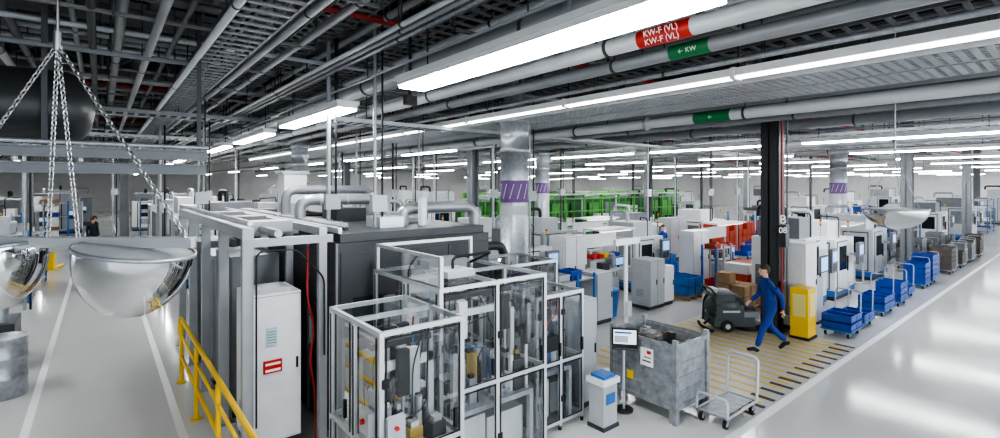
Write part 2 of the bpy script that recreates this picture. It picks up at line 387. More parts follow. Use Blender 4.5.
def duct(x,y,r,z1=5.3):
    b=B('ventilation_column')
    b.lathe((x,y,0),[(r,0),(r,1.0),(r*1.03,1.0),(r*1.03,1.06),(r,1.06),(r,3.05)],STEEL)
    b.lathe((x,y,0),[(r+.006,2.75),(r+.006,2.95)],LG); b.lathe((x,y,0),[(r+.008,3.02),(r+.008,3.5)],PUR)
    for k in range(12):
        a=2*math.pi*k/12; b.cyl((x+(r+.004)*math.cos(a),y+(r+.004)*math.sin(a),3.1),(x+(r+.004)*math.cos(a+.3),y+(r+.004)*math.sin(a+.3),3.42),.012,LG,6)
    b.lathe((x,y,0),[(r,3.5),(r,4.1),(r*1.06,4.1),(r*1.06,4.2),(r,4.2),(r,4.75),(r*1.08,4.75),(r*1.08,4.85),(r*.8,5.2),(r*.8,8)],STEEL)
    b.done()
duct(7.1,8.2,.31); duct(25.5,7.4,.33); duct(15.8,16.3,.33); duct(5.8,19,.3)
# ---------------------------------------------------------------- machines
def booth(name,x0,y0,x1,y1,h,seed,nx=1,ny=1,mid=.95,t=.045,base=.12,glass=True,done=True):
    q=random.Random(seed); b=B(name)
    xs=[x0+(x1-x0)*i/nx for i in range(nx+1)]; ys=[y0+(y1-y0)*i/ny for i in range(ny+1)]
    for i,x in enumerate(xs):
        for j,y in enumerate(ys):
            if i in (0,nx) or j in (0,ny): b.box(x-t/2,y-t/2,.06,x+t/2,y+t/2,h,ALU); b.cyl((x,y,0),(x,y,.06),.025,BLK,8)
    for z in (base,mid,h-t/2):
        for y in (y0,y1): b.box(x0,y-t/2+.002,z-t/2,x1,y+t/2-.002,z+t/2,ALU)
        for x in (x0,x1): b.box(x-t/2+.002,y0,z-t/2,x+t/2-.002,y1,z+t/2,ALU)
    for x in xs[1:-1]: b.box(x-t/2,y0,h-t,x+t/2,y1,h,ALU)
    for y in ys[1:-1]: b.box(x0,y-t/2,h-t,x1,y+t/2,h,ALU)
    if glass:
        b.add([(x0,y0,base),(x1,y0,base),(x1,y0,h),(x0,y0,h)],[(0,1,2,3)],GLS); b.add([(x0,y0,base),(x0,y1,base),(x0,y1,h),(x0,y0,h)],[(0,1,2,3)],GLS)
        b.add([(x0,y0,h),(x1,y0,h),(x1,y1,h),(x0,y1,h)],[(0,1,2,3)],GLS); b.add([(x1,y0,base),(x1,y1,base),(x1,y1,h),(x1,y0,h)],[(0,1,2,3)],GLS)
    for i,x in enumerate(xs[:-1]):
        xe=xs[i+1]
        for (za,zb) in ((base+.03,mid-.03),(mid+.03,h-.06)):
            b.box(x+.03,y0-.032,za,x+.045,y0-.022,zb,BLK); b.box(xe-.045,y0-.032,za,xe-.03,y0-.022,zb,BLK); b.box(x+.03,y0-.032,za,xe-.03,y0-.022,za+.012,BLK); b.box(x+.03,y0-.032,zb-.012,xe-.03,y0-.022,zb,BLK)
        xm=x+(x1-x0)/nx*.88; b.box(xm-.015,y0-.07,mid+.1,xm+.015,y0-.035,mid+.28,BLK)
        for z in (.4,1.6): b.box(x+.0,y0-.04,z,x+.06,y0-.02,z+.08,BLK)
    for i,y in enumerate(ys[:-1]):
        ye=ys[i+1]
        for (za,zb) in ((base+.03,mid-.03),(mid+.03,h-.06)):
            b.box(x0-.032,y+.03,za,x0-.022,y+.045,zb,BLK); b.box(x0-.032,ye-.045,za,x0-.022,ye-.03,zb,BLK)
        b.box(x0-.06,y+.1,mid+.15,x0-.03,y+.13,mid+.33,BLK)
    z=.8; m=.1
    b.box(x0+m,y0+m,z-.06,x1-m,y1-m,z,STEEL)
    b.box(x0+.08,y1-.09,.1,x1-.08,y1-.07,h-.35,q.choice([MG,LG,MG]))
    for x in (x0+m+.03,x1-m-.03):
        for y in (y0+m+.03,y1-m-.03): b.box(x-.03,y-.03,.06,x+.03,y+.03,z-.06,LG)
    b.box(x0+.15,y0+.2,.12,(x0+x1)/2-.02,y1-.15,.65,q.choice([LG,OFFW])); b.box((x0+x1)/2+.05,y0+.25,.12,x1-.15,y1-.15,.55,q.choice([LG,OFFW,MG]))
    W=x1-x0;D=y1-y0
    for i in range(int(26+22*W*D)):
        cx=q.uniform(x0+.15,x1-.15); cy=q.uniform(y0+.15,y1-.14); s=q.uniform(.02,.09); hh=q.uniform(.05,.5)
        mm=q.choice([ALU,STEEL,DG,BLK,LG,ALU,WHITE,GOLD,MG,WHITE,STEEL,MBLU,STEEL,LG])
        if q.random()<.5: b.box(cx-s,cy-s,z,cx+s,cy+s,z+hh,mm); b.box(cx-s*.6,cy-s*.6,z+hh,cx+s*.6,cy+s*.5,z+hh+.05,q.choice([BLK,ALU,LG]))
        else: b.cyl((cx,cy,z),(cx,cy,z+hh*1.1),s*.6,mm,10); b.cyl((cx,cy,z),(cx,cy,z+.04),s,STEEL,10)
    for yy in (y0+D*.3,y0+D*.7):
        b.box(x0+.12,yy-.03,h-.5,x1-.12,yy+.03,h-.42,ALU)
        for xx in (x0+.15,x1-.15): b.box(xx-.03,yy-.03,z,xx+.03,yy+.03,h-.42,ALU)
        for kk in range(2):
            cx=q.uniform(x0+.3,x1-.3); b.box(cx-.06,yy-.1,h-.75,cx+.06,yy-.03,h-.3,q.choice([WHITE,BLK,LG])); b.cyl((cx,yy-.07,h-1.0),(cx,yy-.07,h-.7),.02,STEEL)
            b.box(cx-.04,yy-.11,h-1.05,cx+.04,yy-.03,h-1.0,BLK)
        b.box(x0+.1,yy+.05,h-.3,x1-.1,yy+.13,h-.24,BLK)
    for i in range(12):
        xa=q.uniform(x0+.15,x1-.15); xb=q.uniform(x0+.15,x1-.15); ya=q.uniform(y0+.12,y1-.12)
        b.path([(xa,ya,z),(xa,ya,q.uniform(1.1,h-.3)),(xb,ya+.05,q.uniform(1.1,h-.2)),(xb,ya,h-.1)],.008,q.choice([BLK,ORG,BLK,BLK,MBLU,DG]),6,.15)
    return b.done() if done else b
b=booth('assembly_booth',1.92,4.02,2.78,5.2,2.1,3,1,2,done=False)
b.box(1.84,4.1,1.15,1.9,4.3,1.36,LG); b.cyl((1.84,4.2,1.27),(1.81,4.2,1.27),.025,RED,10); b.box(1.95,3.94,1.1,2.12,4.0,1.34,LG); b.cyl((2.03,3.94,1.25),(2.03,3.91,1.25),.02,RED,10)
b.done()
booth('assembly_booth',2.84,4.5,4.4,6.1,2.28,11,2,2,mid=1.1)
b=booth('assembly_booth',4.5,4.75,5.4,5.9,1.9,21,2,1,done=False)
b.box(4.44,4.9,1.0,4.47,5.2,1.5,BLK)
b.box(4.6,4.68,1.15,4.85,4.72,1.35,BLK); b.done()
booth('assembly_booth',5.0,6.05,6.2,7.1,2.1,31,1,1)
b=B('booth_top_frame')
b.box(2.84,4.5,2.28,2.88,4.54,2.62,ALU); b.box(2.84,6.06,2.28,2.88,6.1,2.62,ALU)
b.box(2.84,4.54,2.58,2.88,6.06,2.62,ALU); b.box(2.88,6.06,2.58,4.36,6.1,2.62,ALU); b.box(4.36,6.06,2.28,4.4,6.1,2.62,ALU)
b.add([(2.86,4.54,2.28),(2.86,6.06,2.28),(2.86,6.06,2.6),(2.86,4.54,2.6)],[(0,1,2,3)],GLS)
b.box(3.2,4.9,2.28,3.6,5.3,2.36,LG); b.box(3.3,5.5,2.28,3.9,5.9,2.4,MG); b.path([(3.4,5.1,2.36),(3.4,5.1,2.5),(4.1,5.2,2.5),(4.1,5.7,2.3)],.02,BLK)
b.done()
b=B('machining_line_housing')
X0,Y0,X1,Y1,H=2.4,6.3,4.9,14.2,2.75
b.box(X0,Y0,.1,X1,Y1,H-.12,ANT); b.box(X0+.06,Y0+.06,H-.12,X1-.06,Y1-.06,H,ANT); b.box(X0+.05,Y0+.05,0,X1-.05,Y1-.05,.1,BLK)
y=Y0
while y<Y1-.3:
    b.box(X0-.012,y+.03,.35,X0,y+1.05,2.45,DG); b.box(X0-.02,y+.3,1.1,X0-.012,y+.8,1.75,DWIN)
    b.box(X0-.05,y+.95,1.1,X0-.012,y+.99,1.5,ALU); b.box(X0-.03,y-.02,.1,X0,y+.02,H-.12,MG); y+=1.12
x=X0
while x<X1-.3:
    b.box(x+.04,Y0-.015,.3,x+.8,Y0,2.5,DG); b.box(x+.2,Y0-.03,1.3,x+.6,Y0-.015,1.9,DWIN); x+=.84
for i in range(9):
    yy=Y0+.5+i*.8; xa=2.7+R.random()*1.4; b.box(xa,yy,H,xa+.2+.3*R.random(),yy+.5,H+.08+.2*R.random(),R.choice([LG,MG,ALU,MG,DG]))
b.box(X0+.05,Y0+.1,H,X0+.1,Y1-.1,H+.08,ALU); b.box(X0+.3,Y0+1,H,X0+.55,Y1-.5,H+.07,STEEL)
b.path([(2.6,6.5,H+.05),(2.6,10,H+.05),(3.6,10,H+.05),(3.6,13,H+.05)],.03,BLK)
b.done(.01)
DUCTM=mat('duct_sheet',(.38,.39,.40),.35,.5,.1,4)
b=B('exhaust_duct'); b.path([(2.75,9.0,2.75),(2.75,9.0,3.13),(4.4,9.0,3.13),(4.4,9.0,2.75)],.1,DUCTM,16,.22)
for xx in (3.1,3.6,4.1): b.cyl((xx-.02,9,3.13),(xx+.02,9,3.13),.11,LG,16)
b.done()
b=B('exhaust_duct'); b.path([(2.9,10.4,2.75),(2.9,10.4,3.3),(4.7,10.4,3.3),(4.7,10.4,2.75)],.09,MG,16,.22); b.done()
b=B('exhaust_duct'); b.path([(3.85,7.25,2.75),(3.85,7.25,3.02),(5.3,7.25,3.02),(5.3,7.25,.0)],.1,DUCTM,16,.25)
for zz in (1.2,2.0,2.6): b.cyl((5.3,7.25,zz),(5.3,7.25,zz+.04),.112,LG,16)
b.done()
b=B('exhaust_duct'); b.path([(5.6,7.6,0),(5.6,7.6,2.2),(6.3,7.6,2.2),(6.3,7.6,0)],.09,DG,16,.25); b.done()
b=B('exhaust_duct'); b.path([(4.05,6.95,2.75),(4.05,6.95,3.2)],.075,PIPEW,14); b.cyl((4.05,6.95,3.2),(4.05,6.95,3.3),.11,LG,14); b.done()
b=B('extraction_unit'); b.box(3.2,11.6,2.75,3.7,12.1,3.65,WHITE); b.box(3.15,11.55,3.65,3.75,12.15,3.72,LG); b.box(4,11.4,2.75,4.7,12.4,3.2,OFFW); b.done(.01)
b=B('machine_gantry_frame')
GF=mat('gantry_grey',(.38,.395,.41),.4,.2,.1,3)
for y in (6.45,7.9,9.4,10.9,12.4):
    b.box(1.3,y-.05,.02,1.42,y+.05,2.65,GF); b.box(2.2,y-.05,0,2.3,y+.05,2.65,GF); b.box(1.3,y-.05,2.651,2.38,y+.05,2.749,GF); b.box(1.24,y-.1,0,1.48,y+.1,.019,STEEL)
b.box(1.3,6.4,2.75,1.42,12.45,2.88,LG); b.box(2.2,6.4,2.75,2.3,12.45,2.85,LG)
b.path([(1.36,6.3,2.95),(1.36,12.4,2.95)],.03,ALU); b.path([(1.7,6.4,2.8),(1.7,12.4,2.8)],.05,STEEL)
for y in (7.2,8.6,10.2): b.box(1.5,y,2.751,2.1,y+.4,2.9,R.choice([LG,MG,MG])); 
b.path([(1.44,6.36,.5),(1.44,6.36,2.6),(1.9,6.36,2.6),(2.25,6.36,2.2),(2.25,6.36,1.2)],.012,BLK,6,.1)
b.done()
def cabinet(x0,y0,w,d,h,m=WHITE,doors=2,side=True,name='electrical_cabinet',extra=None):
    b=B(name); b.box(x0+.02,y0+.02,0,x0+w-.02,y0+d-.02,.1,DG); b.box(x0,y0,.1,x0+w,y0+d,h,m)
    for i in range(doors):
        a=x0+w*i/doors; c=x0+w*(i+1)/doors
        b.box(a+.006,y0-.004,.12,c-.006,y0,h-.025,MG); b.box(a+.012,y0-.018,.13,c-.012,y0-.004,h-.032,m); b.box(c-.07,y0-.035,h*.5,c-.045,y0-.018,h*.5+.14,BLK)
    b.box(x0-.012,y0+.04,.2,x0,y0+d-.04,h-.1,m)
    for k in range(6): b.box(x0-.016,y0+d*.3,.35+.035*k,x0-.012,y0+d*.7,.365+.035*k,MG)
    if extra: extra(b)
    return b.done(.003)
def ex(b):
    b.box(1.64,6.69,1.35,1.76,6.712,1.58,mat('label_cyan',(.42,.62,.64),.5))
    for k in range(5): b.box(1.65,6.688,1.38+.035*k,1.75,6.69,1.39+.035*k,MG)
    b.box(1.6,6.685,1.0,1.82,6.71,1.16,RED); b.box(1.62,6.683,1.02,1.80,6.686,1.05,LINEW); b.box(1.62,6.683,1.10,1.80,6.686,1.13,LINEW)
    b.box(1.5,6.8,2.0,1.95,7.2,2.06,LG)
cab=cabinet(1.45,6.73,.62,.75,2.0,WHITE,1,extra=ex)
b=B('red_supply_hose'); b.path([(2.12,6.6,2.6),(2.1,6.58,1.9),(2.2,6.56,1.5),(2.12,6.56,1.1),(2.2,6.56,.7),(2.2,6.56,0)],.014,DRED,8,.2); b.done()
for y,m,h in ((7.98,MG,2.35),(9.5,LG,2.2),(11.0,MG,2.3)): cabinet(1.47,y,.66,1.2,h,m,1)
b=B('guard_rail')
for y in (4.9,6.6,8.3,10.0):
    b.cyl((1.08,y,0),(1.08,y,1.05),.03,YEL,12); b.cyl((1.08,y,0),(1.08,y,.015),.08,YEL,12)
b.path([(1.08,4.9,.45),(1.08,10,.45)],.026,YEL,12); b.path([(1.08,4.75,.8),(1.08,4.75,1.1),(1.08,10.15,1.1),(1.08,10.15,.8)],.032,YEL,12,.12); b.path([(1.08,4.9,.8),(1.08,10.0,.8)],.022,YEL,12); b.done()
# ---------------------------------------------------------------- foreground right
CST=mat('worn_container_steel',(.38,.40,.42),.45,.5,.3,10)
b=B('steel_container')
x0,y0,x1,y1=6.3,3.8,7.16,4.9
for x in (x0+.05,x1-.05):
    for y in (y0+.05,y1-.05): b.box(x-.05,y-.05,.0,x+.05,y+.05,.2,CST)
b.box(x0,y0,.2,x1,y1,.24,CST)
for a in ((x0,y0,x0+.02,y1),(x1-.02,y0,x1,y1),(x0,y0,x1,y0+.02),(x0,y1-.02,x1,y1)): b.box(a[0],a[1],.24,a[2],a[3],1.1,CST)
for z in (.2,1.07):
    b.box(x0-.03,y0-.03,z,x1+.03,y0,z+.06,CST); b.box(x0-.03,y1,z,x1+.03,y1+.03,z+.06,CST); b.box(x0-.03,y0,z,x0,y1,z+.06,CST); b.box(x1,y0,z,x1+.03,y1,z+.06,CST)
for z in (.42,.62,.82):
    b.box(x0-.012,y0-.012,z,x1+.012,y0,z+.03,CST); b.box(x0-.012,y0,z,x0,y1,z+.03,CST)
for x in (x0-.02,x1-.03):
    for y in (y0-.02,y1-.03): b.box(x-.012,y-.012,.0,x+.055,y+.055,1.2,CST)
b.box(x0-.022,(y0+y1)/2-.025,.26,x0,(y0+y1)/2+.025,1.08,CST)
b.box(x0+.04,y0+.04,.8,x1-.04,y1-.04,.95,BRN)
qq=random.Random(5)
for k in range(26):
    xx=qq.uniform(x0+.08,x1-.2); yy=qq.uniform(y0+.08,y1-.25); b.box(xx,yy,.95,xx+qq.uniform(.05,.14),yy+qq.uniform(.05,.2),1.0+qq.uniform(0,.12),qq.choice([BRN,DG,CARD,STEEL,MG,LG]))
b.box(x0-.028,y0+.35,.72,x0-.0121,y0+.56,.98,LINEW); b.box(x0-.03,y0+.38,.9,x0-.028,y0+.45,.95,RED); b.box(x0-.03,y0+.38,.78,x0-.028,y0+.53,.8,BLK); b.box(x0-.03,y0+.38,.84,x0-.028,y0+.5,.855,BLK)
b.box(x0-.028,y0+.7,.45,x0-.0121,y0+.8,.57,YEL)
b.done()
def wheel(b,x,y,r=.07,ax='y'):
    b.cyl((x,y-.02,r),(x,y+.02,r),r,RUB,14); b.cyl((x,y-.024,r),(x,y+.024,r),r*.5,LG,10)
    b.box(x-.02,y-.035,r,x+.02,y+.035,r*2+.03,STEEL)
b=B('transport_trolley')
for x,y in ((6.75,3.3),(7.55,3.3),(6.75,3.65),(7.55,3.65)): wheel(b,x,y,.065)
b.path([(6.7,3.25,.17),(7.6,3.25,.17),(7.6,3.7,.17),(6.7,3.7,.17),(6.7,3.25,.17)],.02,STEEL,8,.05)
b.box(6.72,3.3,.16,7.58,3.66,.175,CST)
b.path([(7.6,3.25,.17),(7.65,3.25,.8),(7.65,3.7,.8),(7.6,3.7,.17)],.018,ALU,8,.08); b.path([(7.63,3.25,.5),(7.63,3.7,.5)],.014,ALU)
b.path([(6.7,3.25,.17),(6.7,3.25,.42),(6.7,3.7,.42),(6.7,3.7,.17)],.018,ALU,8,.08)
b.done()
b=B('control_pedestal'); b.M=Matrix.Translation((-.14,.05,0)); b.box(5.48,4.25,0,5.82,4.55,.05,DG); b.box(5.5,4.27,.05,5.8,4.53,.62,LG); b.box(5.47,4.24,.62,5.83,4.56,.7,WHITE); b.box(5.52,4.28,.7,5.78,4.52,.74,MBLU); b.box(5.55,4.262,.35,5.75,4.27,.5,MBLU); b.done(.01)
cabinet(5.55,4.95,.42,.75,1.65,LG,1)
b=B('monitor_stand'); b.cyl((6.12,4.55,0),(6.12,4.55,.03),.14,DG,16); b.cyl((6.12,4.55,0),(6.12,4.55,1.1),.02,ALU,10)
b.M=Matrix.Translation((6.09,4.51,1.13))@Matrix.Rotation(math.radians(-50),4,'Z')
b.box(-.19,-.03,-.13,.19,.02,.13,BLK); b.box(-.165,-.034,-.105,.165,-.03,.105,WSCR); b.box(-.15,-.036,.05,.1,-.034,.08,MBLU); b.box(-.15,-.036,-.08,.05,-.034,.02,LG); b.box(-.19,-.08,-.18,.19,.03,-.15,DG); b.done(.004)
b=B('supply_post'); b.cyl((6.85,5.05,0),(6.85,5.05,2.5),.035,PIPEW,12); b.box(6.55,5.02,2.4,7.2,5.08,2.5,ALU); b.cyl((6.85,5.05,0),(6.85,5.05,.02),.12,ALU,14); b.box(6.8,4.98,1.2,6.92,5.02,1.45,LG); b.done()
SCR=mat('scrubber_grey',(.055,.065,.07),.35,0,.1,5)
b=B('floor_scrubber'); b.at(11.55,5.55,0,-39)
b.box(-.5,-.3,.12,.45,.3,.34,SCR)
b.ell((-.12,0,.55),.48,.31,.33,SCR,20,10); b.box(-.45,-.29,.3,.2,.29,.62,SCR)
b.box(-.45,-.26,.6,.0,.26,.86,SCR); b.ell((-.2,0,.84),.26,.25,.12,MG,18,8)
b.box(.15,-.28,.3,.55,.28,.46,MG); b.ell((.35,0,.46),.24,.27,.14,SCR,18,8)
b.cyl((.4,0,.02),(.4,0,.16),.3,BLK,20); b.cyl((.4,0,.14),(.4,0,.2),.24,MG,20)
for y in (-.3,.3): b.cyl((-.2,y-.035,.14),(-.2,y+.035,.14),.14,RUB,18); b.cyl((-.2,y-.04,.14),(-.2,y+.04,.14),.06,LG,12)
b.path([(-.58,-.4,.06),(-.68,0,.06),(-.58,.4,.06)],.035,RUB,8,.3); b.path([(-.4,0,.3),(-.62,0,.12)],.03,BLK)
b.path([(-.4,-.24,.8),(-.56,-.26,1.0),(-.56,.26,1.0),(-.4,.24,.8)],.022,BLK,8,.08); b.box(-.5,-.15,.88,-.35,.15,.98,LG)
b.box(-.3,-.306,.45,.1,-.288,.5,LG); b.path([(-.3,.2,.9),(-.5,.25,.7),(-.6,.1,.2)],.03,BLK,8,.15)
b.done(.03)
def pallet(b,x,y,w=1.2,d=.8):
    for k in range(5): b.box(x,y+k*(d-.1)/4,.1,x+w,y+k*(d-.1)/4+.1,.13,WOOD)
    for xx in (x,x+w/2-.05,x+w-.1): b.box(xx,y,0,xx+.1,y+d,.1,WOOD)
b=B('cardboard_boxes_on_pallet'); pallet(b,13.1,5.9); 
for i in range(3):
    for j in range(2):
        for k in range(1+(i!=2)+(i==0 and j==1)): b.box(13.12+i*.4,5.92+j*.4,.13+k*.3,13.48+i*.4,6.28+j*.4,.41+k*.3,CARD); b.box(13.28+i*.4,5.915+j*.4,.13+k*.3,13.32+i*.4,6.285+j*.4,.411+k*.3,WOOD)
b.done(.005)
b=B('cardboard_boxes_on_pallet'); pallet(b,14.9,6.6)
for i in range(3):
    for k in range(3): b.box(14.92+i*.4,6.62,.13+k*.3,15.28+i*.4,7.35,.41+k*.3,R.choice([CARD,OFFW,ORG]))
b.done(.005)
def totes(b,x,y,z,w,d,h,m):
    t=.012
    b.box(x,y,z,x+w,y+d,z+t,m); b.box(x,y,z,x+w,y+t,z+h,m); b.box(x,y+d-t,z,x+w,y+d,z+h,m); b.box(x,y,z,x+t,y+d,z+h,m); b.box(x+w-t,y,z,x+w,y+d,z+h,m)
    b.box(x-.01,y-.012,z+h-.03,x+w+.01,y,z+h,m); b.box(x-.012,y,z+h-.03,x,y+d,z+h,m)
def rack(x,y,w,d,h,seed,colors=(BLU,LG,CARD,WHITE,BRN,LG),name='parts_rack'):
    q=random.Random(seed); b=B(name)
    for xx in (x,x+w/2,x+w):
        for yy in (y,y+d): b.box(xx-.025,yy-.025,0,xx+.025,yy+.025,h,q.choice([MBLU,LG]))
    n=max(2,int(h/.6))
    for k in range(n):
        z=.15+(h-.3)*k/(n-1) if n>1 else .2
        b.box(x,y,z,x+w,y+d,z+.03,STEEL)
        xx=x+.05
        while xx<x+w-.4:
            if q.random()<.85: totes(b,xx,y+.05,z+.03,.36,d-.1,q.choice([.15,.22,.3]),q.choice(colors))
            xx+=.4
    b.done()
def tcart(x,y,n,m,w=.8,d=.6,name='tote_cart',cols=2):
    b=B(name)
    for xx in (x+.08,x+w-.08):
        for yy in (y+.08,y+d-.08): wheel(b,xx,yy,.05)
    b.box(x,y,.13,x+w,y+d,.17,MBLU if m is BLU else STEEL)
    for k in range(n):
        for c in range(cols): totes(b,x+.01+c*w/cols,y+.01,.17+k*.165,w/cols-.025,d-.03,.155,m)
    b.path([(x+w,y+.05,.15),(x+w+.06,y+.05,.95),(x+w+.06,y+d-.05,.95),(x+w,y+d-.05,.15)],.014,STEEL,8,.08)
    b.done()
tcart(12.75,3.45,2,BLU); tcart(13.9,3.5,1,BLU); tcart(15.6,3.5,2,BLU,1.0); tcart(17.2,3.5,3,BLU); tcart(18.6,3.6,1,BLU,.8)
tcart(20.8,3.6,4,BLU,.8); tcart(21.9,3.6,5,BLU,.8); tcart(22.9,3.7,4,BLU,.8)
for i in range(8): tcart(24.9+i*1.15,3.55+.1*(i%2),R.choice([3,4,5]),R.choice([BRN,BRN,MG,DG]),.9)
for i in range(7): tcart(25.2+i*1.3,4.7,R.choice([4,5,6]),R.choice([BRN,MG]),.9)
b=B('yellow_terminal'); b.M=Matrix.Translation((.05,.25,0)); b.box(11.85,3.75,0,12.35,4.15,.06,BLK); b.box(11.87,3.77,.06,12.33,4.13,1.12,YEL); b.box(11.86,3.82,.5,11.872,4.08,1.0,mat('cream_label',(.75,.65,.25),.5)); b.box(11.93,3.755,.5,12.27,3.772,1.0,mat('cream_label',(.75,.65,.25),.5)); b.done(.015)
cabinet(12.55,4.3,.7,.7,2.05,WHITE,1); 
def cnc(x,y,w,d,h,m,seed,accent=MBLU,name='machining_centre'):
    q=random.Random(seed); b=B(name)
    hb=h*.78
    b.box(x+.04,y+.04,0,x+w-.04,y+d-.04,.12,DG); b.box(x,y,.12,x+w,y+d,hb,m)
    b.box(x+w*.08,y+d*.15,hb,x+w*(.5+.3*q.random()),y+d*.9,h,q.choice([m,LG,MG])); b.box(x+w*.75,y+d*.3,hb,x+w*.95,y+d*.7,hb+.25,LG)
    b.box(x+w*.10,y-.012,.22,x+w*.64,y,hb-.07,DG); b.box(x+w*.12,y-.02,.25,x+w*.62,y-.012,hb-.1,m); b.box(x+w*.18,y-.026,hb*.48,x+w*.56,y-.02,hb-.22,DWIN); b.box(x+w*.58,y-.06,hb*.45,x+w*.6,y-.02,hb*.7,BLK)
    b.box(x,y-.008,.12,x+w,y,.3,accent); b.box(x-.006,y,.12,x,y+d,.3,accent)
    b.box(x-.01,y+d*.08,.32,x,y+d*.57,hb-.08,DG); b.box(x-.018,y+d*.1,.35,x-.01,y+d*.55,hb-.12,m); b.box(x-.024,y+d*.15,hb*.5,x-.018,y+d*.5,hb-.25,DWIN if q.random()<.6 else MG)
    b.box(x-.02,y+d*.62,.3,x,y+d*.92,hb*.6,MG)
    for k in range(7): b.box(x-.024,y+d*.65,.4+.06*k,x-.02,y+d*.9,.42+.06*k,DG)
    px=x+w*.8; b.box(px-.03,y-.2,1.25,px+.03,y,1.32,LG); b.box(px-.22,y-.3,1.0,px+.22,y-.2,1.65,MG); b.box(px-.17,y-.306,1.3,px+.17,y-.3,1.58,CLEAR); b.box(px-.17,y-.306,1.05,px+.17,y-.3,1.25,DG)
    tx=x+w*.9; b.cyl((tx,y+.1,hb),(tx,y+.1,hb+.3),.012,STEEL,6)
    for k,mm in enumerate((GRN,YEL,RED)): b.cyl((tx,y+.1,hb+.3+k*.06),(tx,y+.1,hb+.355+k*.06),.028,mm,10)
    b.path([(x+w*.3,y+d*.5,h),(x+w*.3,y+d*.5,h+.3),(x+w*.3,y+d*1.0,h+.3),(x+w*.3,y+d,h)],.06,q.choice([STEEL,LG,BLK]),10,.15)
    b.path([(x+w*.6,y+.2,hb),(x+w*.6,y+.2,h+.1),(x+w*.9,y+d*.6,h+.1),(x+w*.9,y+d*.6,hb)],.02,BLK,6,.1)
    return b.done(.008)
def bench(x,y,w,d,seed):
    q=random.Random(seed); b=B('assembly_workbench')
    for xx in (x+.03,x+w-.03):
        for yy in (y+.03,y+d-.03): b.box(xx-.025,yy-.025,0,xx+.025,yy+.025,.85 if yy<y+d/2 else 2.1,ALU)
    b.box(x,y,.85,x+w,y+d,.89,LG); b.box(x,y+d-.06,1.5,x+w,y+d,1.9,WHITE); b.box(x,y,2.05,x+w,y+d,2.1,ALU); b.box(x+.1,y+.1,2.02,x+w-.1,y+.25,2.049,mat('bench_light',(1,1,1),.4,emit=4))
    b.box(x+.1,y+.05,.1,x+w*.5,y+d-.1,.7,LG)
    for k in range(5): totes(b,x+.05+k*(w-.2)/5,y+d-.35,1.2,.2,.25,.12,q.choice([BLU,RED,YEL,LG])) 
    b.box(x,y+d-.4,1.17,x+w,y+d-.06,1.2,STEEL)
    b.box(x+w*.6,y+.3,.95,x+w*.6+.4,y+.33,1.2,BLK); b.box(x+w*.6+.02,y+.295,.97,x+w*.6+.38,y+.3,1.18,CLEAR); b.box(x+w*.6+.17,y+.33,.89,x+w*.6+.23,y+.36,1.0,BLK)
    b.box(x+.2,y+.2,.89,x+.5,y+.45,1.1,q.choice([ORG,MG,DG])); b.cyl((x+.8,y+.3,.89),(x+.8,y+.3,1.3),.06,STEEL)
    b.done()
cnc(14.4,4.9,1.5,1.4,2.5,WHITE,5); cnc(16.6,4.9,1.7,1.6,2.3,WHITE,6)
b=B('operator_terminal'); b.box(13.55,4.35,0,14.1,4.7,.05,DG); b.box(13.6,4.4,.05,14.05,4.65,1.1,LG); b.box(13.58,4.3,1.25,14.08,4.36,1.65,BLK); b.box(13.61,4.295,1.28,14.05,4.3,1.62,CLEAR); b.box(13.572,4.3,1.25,13.58,4.36,1.65,MG); b.cyl((13.83,4.5,1.1),(13.83,4.4,1.5),.03,BLK); b.done(.005)
bench(19,5.2,1.6,.8,4); cnc(21.2,5.1,1.8,1.6,2.3,LG,9); rack(25.5,6.0,4,.7,2.0,5,(BRN,LG,BRN,BLU)); rack(30.5,6.2,4,.7,2.0,6,(BRN,LG,BRN)); cnc(36,5.6,2,1.6,2.4,WHITE,12); cnc(41,5,2.4,1.8,2.6,LG,13)
# middle region
cnc(8.3,9.5,1.3,1.3,2.2,WHITE,21); cabinet(10.0,9.4,.9,.6,1.95,WHITE,2); bench(11.2,9.0,1.5,.8,3); cnc(13.0,9.2,1.5,1.3,2.2,OFFW,23)
cabinet(14.8,8.3,1.0,.5,1.9,WHITE,2); bench(16.2,8.0,1.7,.8,8); rack(18.3,7.6,2.4,.7,1.3,9,(BLU,LG,WHITE,BRN))
rack(14.9,7.6,1.0,.45,1.5,90,(ORG,RED,ORG)); rack(16.2,7.2,1.4,.5,1.2,91,(RED,ORG,BLU))
cabinet(9.3,7.7,.6,.6,1.25,LG,1); cabinet(11.5,7.7,.7,.6,1.35,LG,2); cabinet(12.25,7.75,.5,.55,1.1,WHITE,1)
def crates(x,y,cols,rows,m):
    b=B('plastic_crate_stack'); pallet(b,x,y,cols*.4,1.0)
    for i in range(cols):
        for k in range(rows-(i%3==2)): totes(b,x+.02+i*.4,y+.02,.13+.27*k,.37,.9,.26,m)
    b.done()
crates(19.6,9.8,8,6,ORG); crates(15.2,9.6,3,3,MBLU); crates(24.2,9.4,4,6,ORG); crates(13.3,7.6,2,2,MBLU)
cnc(9.2,12.3,2,1.6,2.3,WHITE,31); cnc(12.2,12.5,1.8,1.5,2.2,LG,32); bench(14.6,12.4,1.8,.9,33); cnc(17.2,12.2,2,1.5,2.2,WHITE,34); cabinet(19.8,12.2,1.4,.6,1.9,LG,2); cnc(22,11.8,2,1.6,2.2,WHITE,35); rack(25.4,11.5,3,.8,2.0,36); cnc(29,11,2,1.6,2.2,WHITE,37)
rack(8.0,7.7,1.21,.5,1.3,77,(BLU,LG,LG))
b=B('waste_bin'); b.lathe((10.3,8.1,0),[(.18,0),(.24,.65),(.25,.65),(.25,.7),(.1,.74),(.0,.74)],MBLU,16); b.done()
b=B('green_production_line'); q=random.Random(4); GX=29.5
b.box(12.5,17.2,0,GX,19,.15,DG)
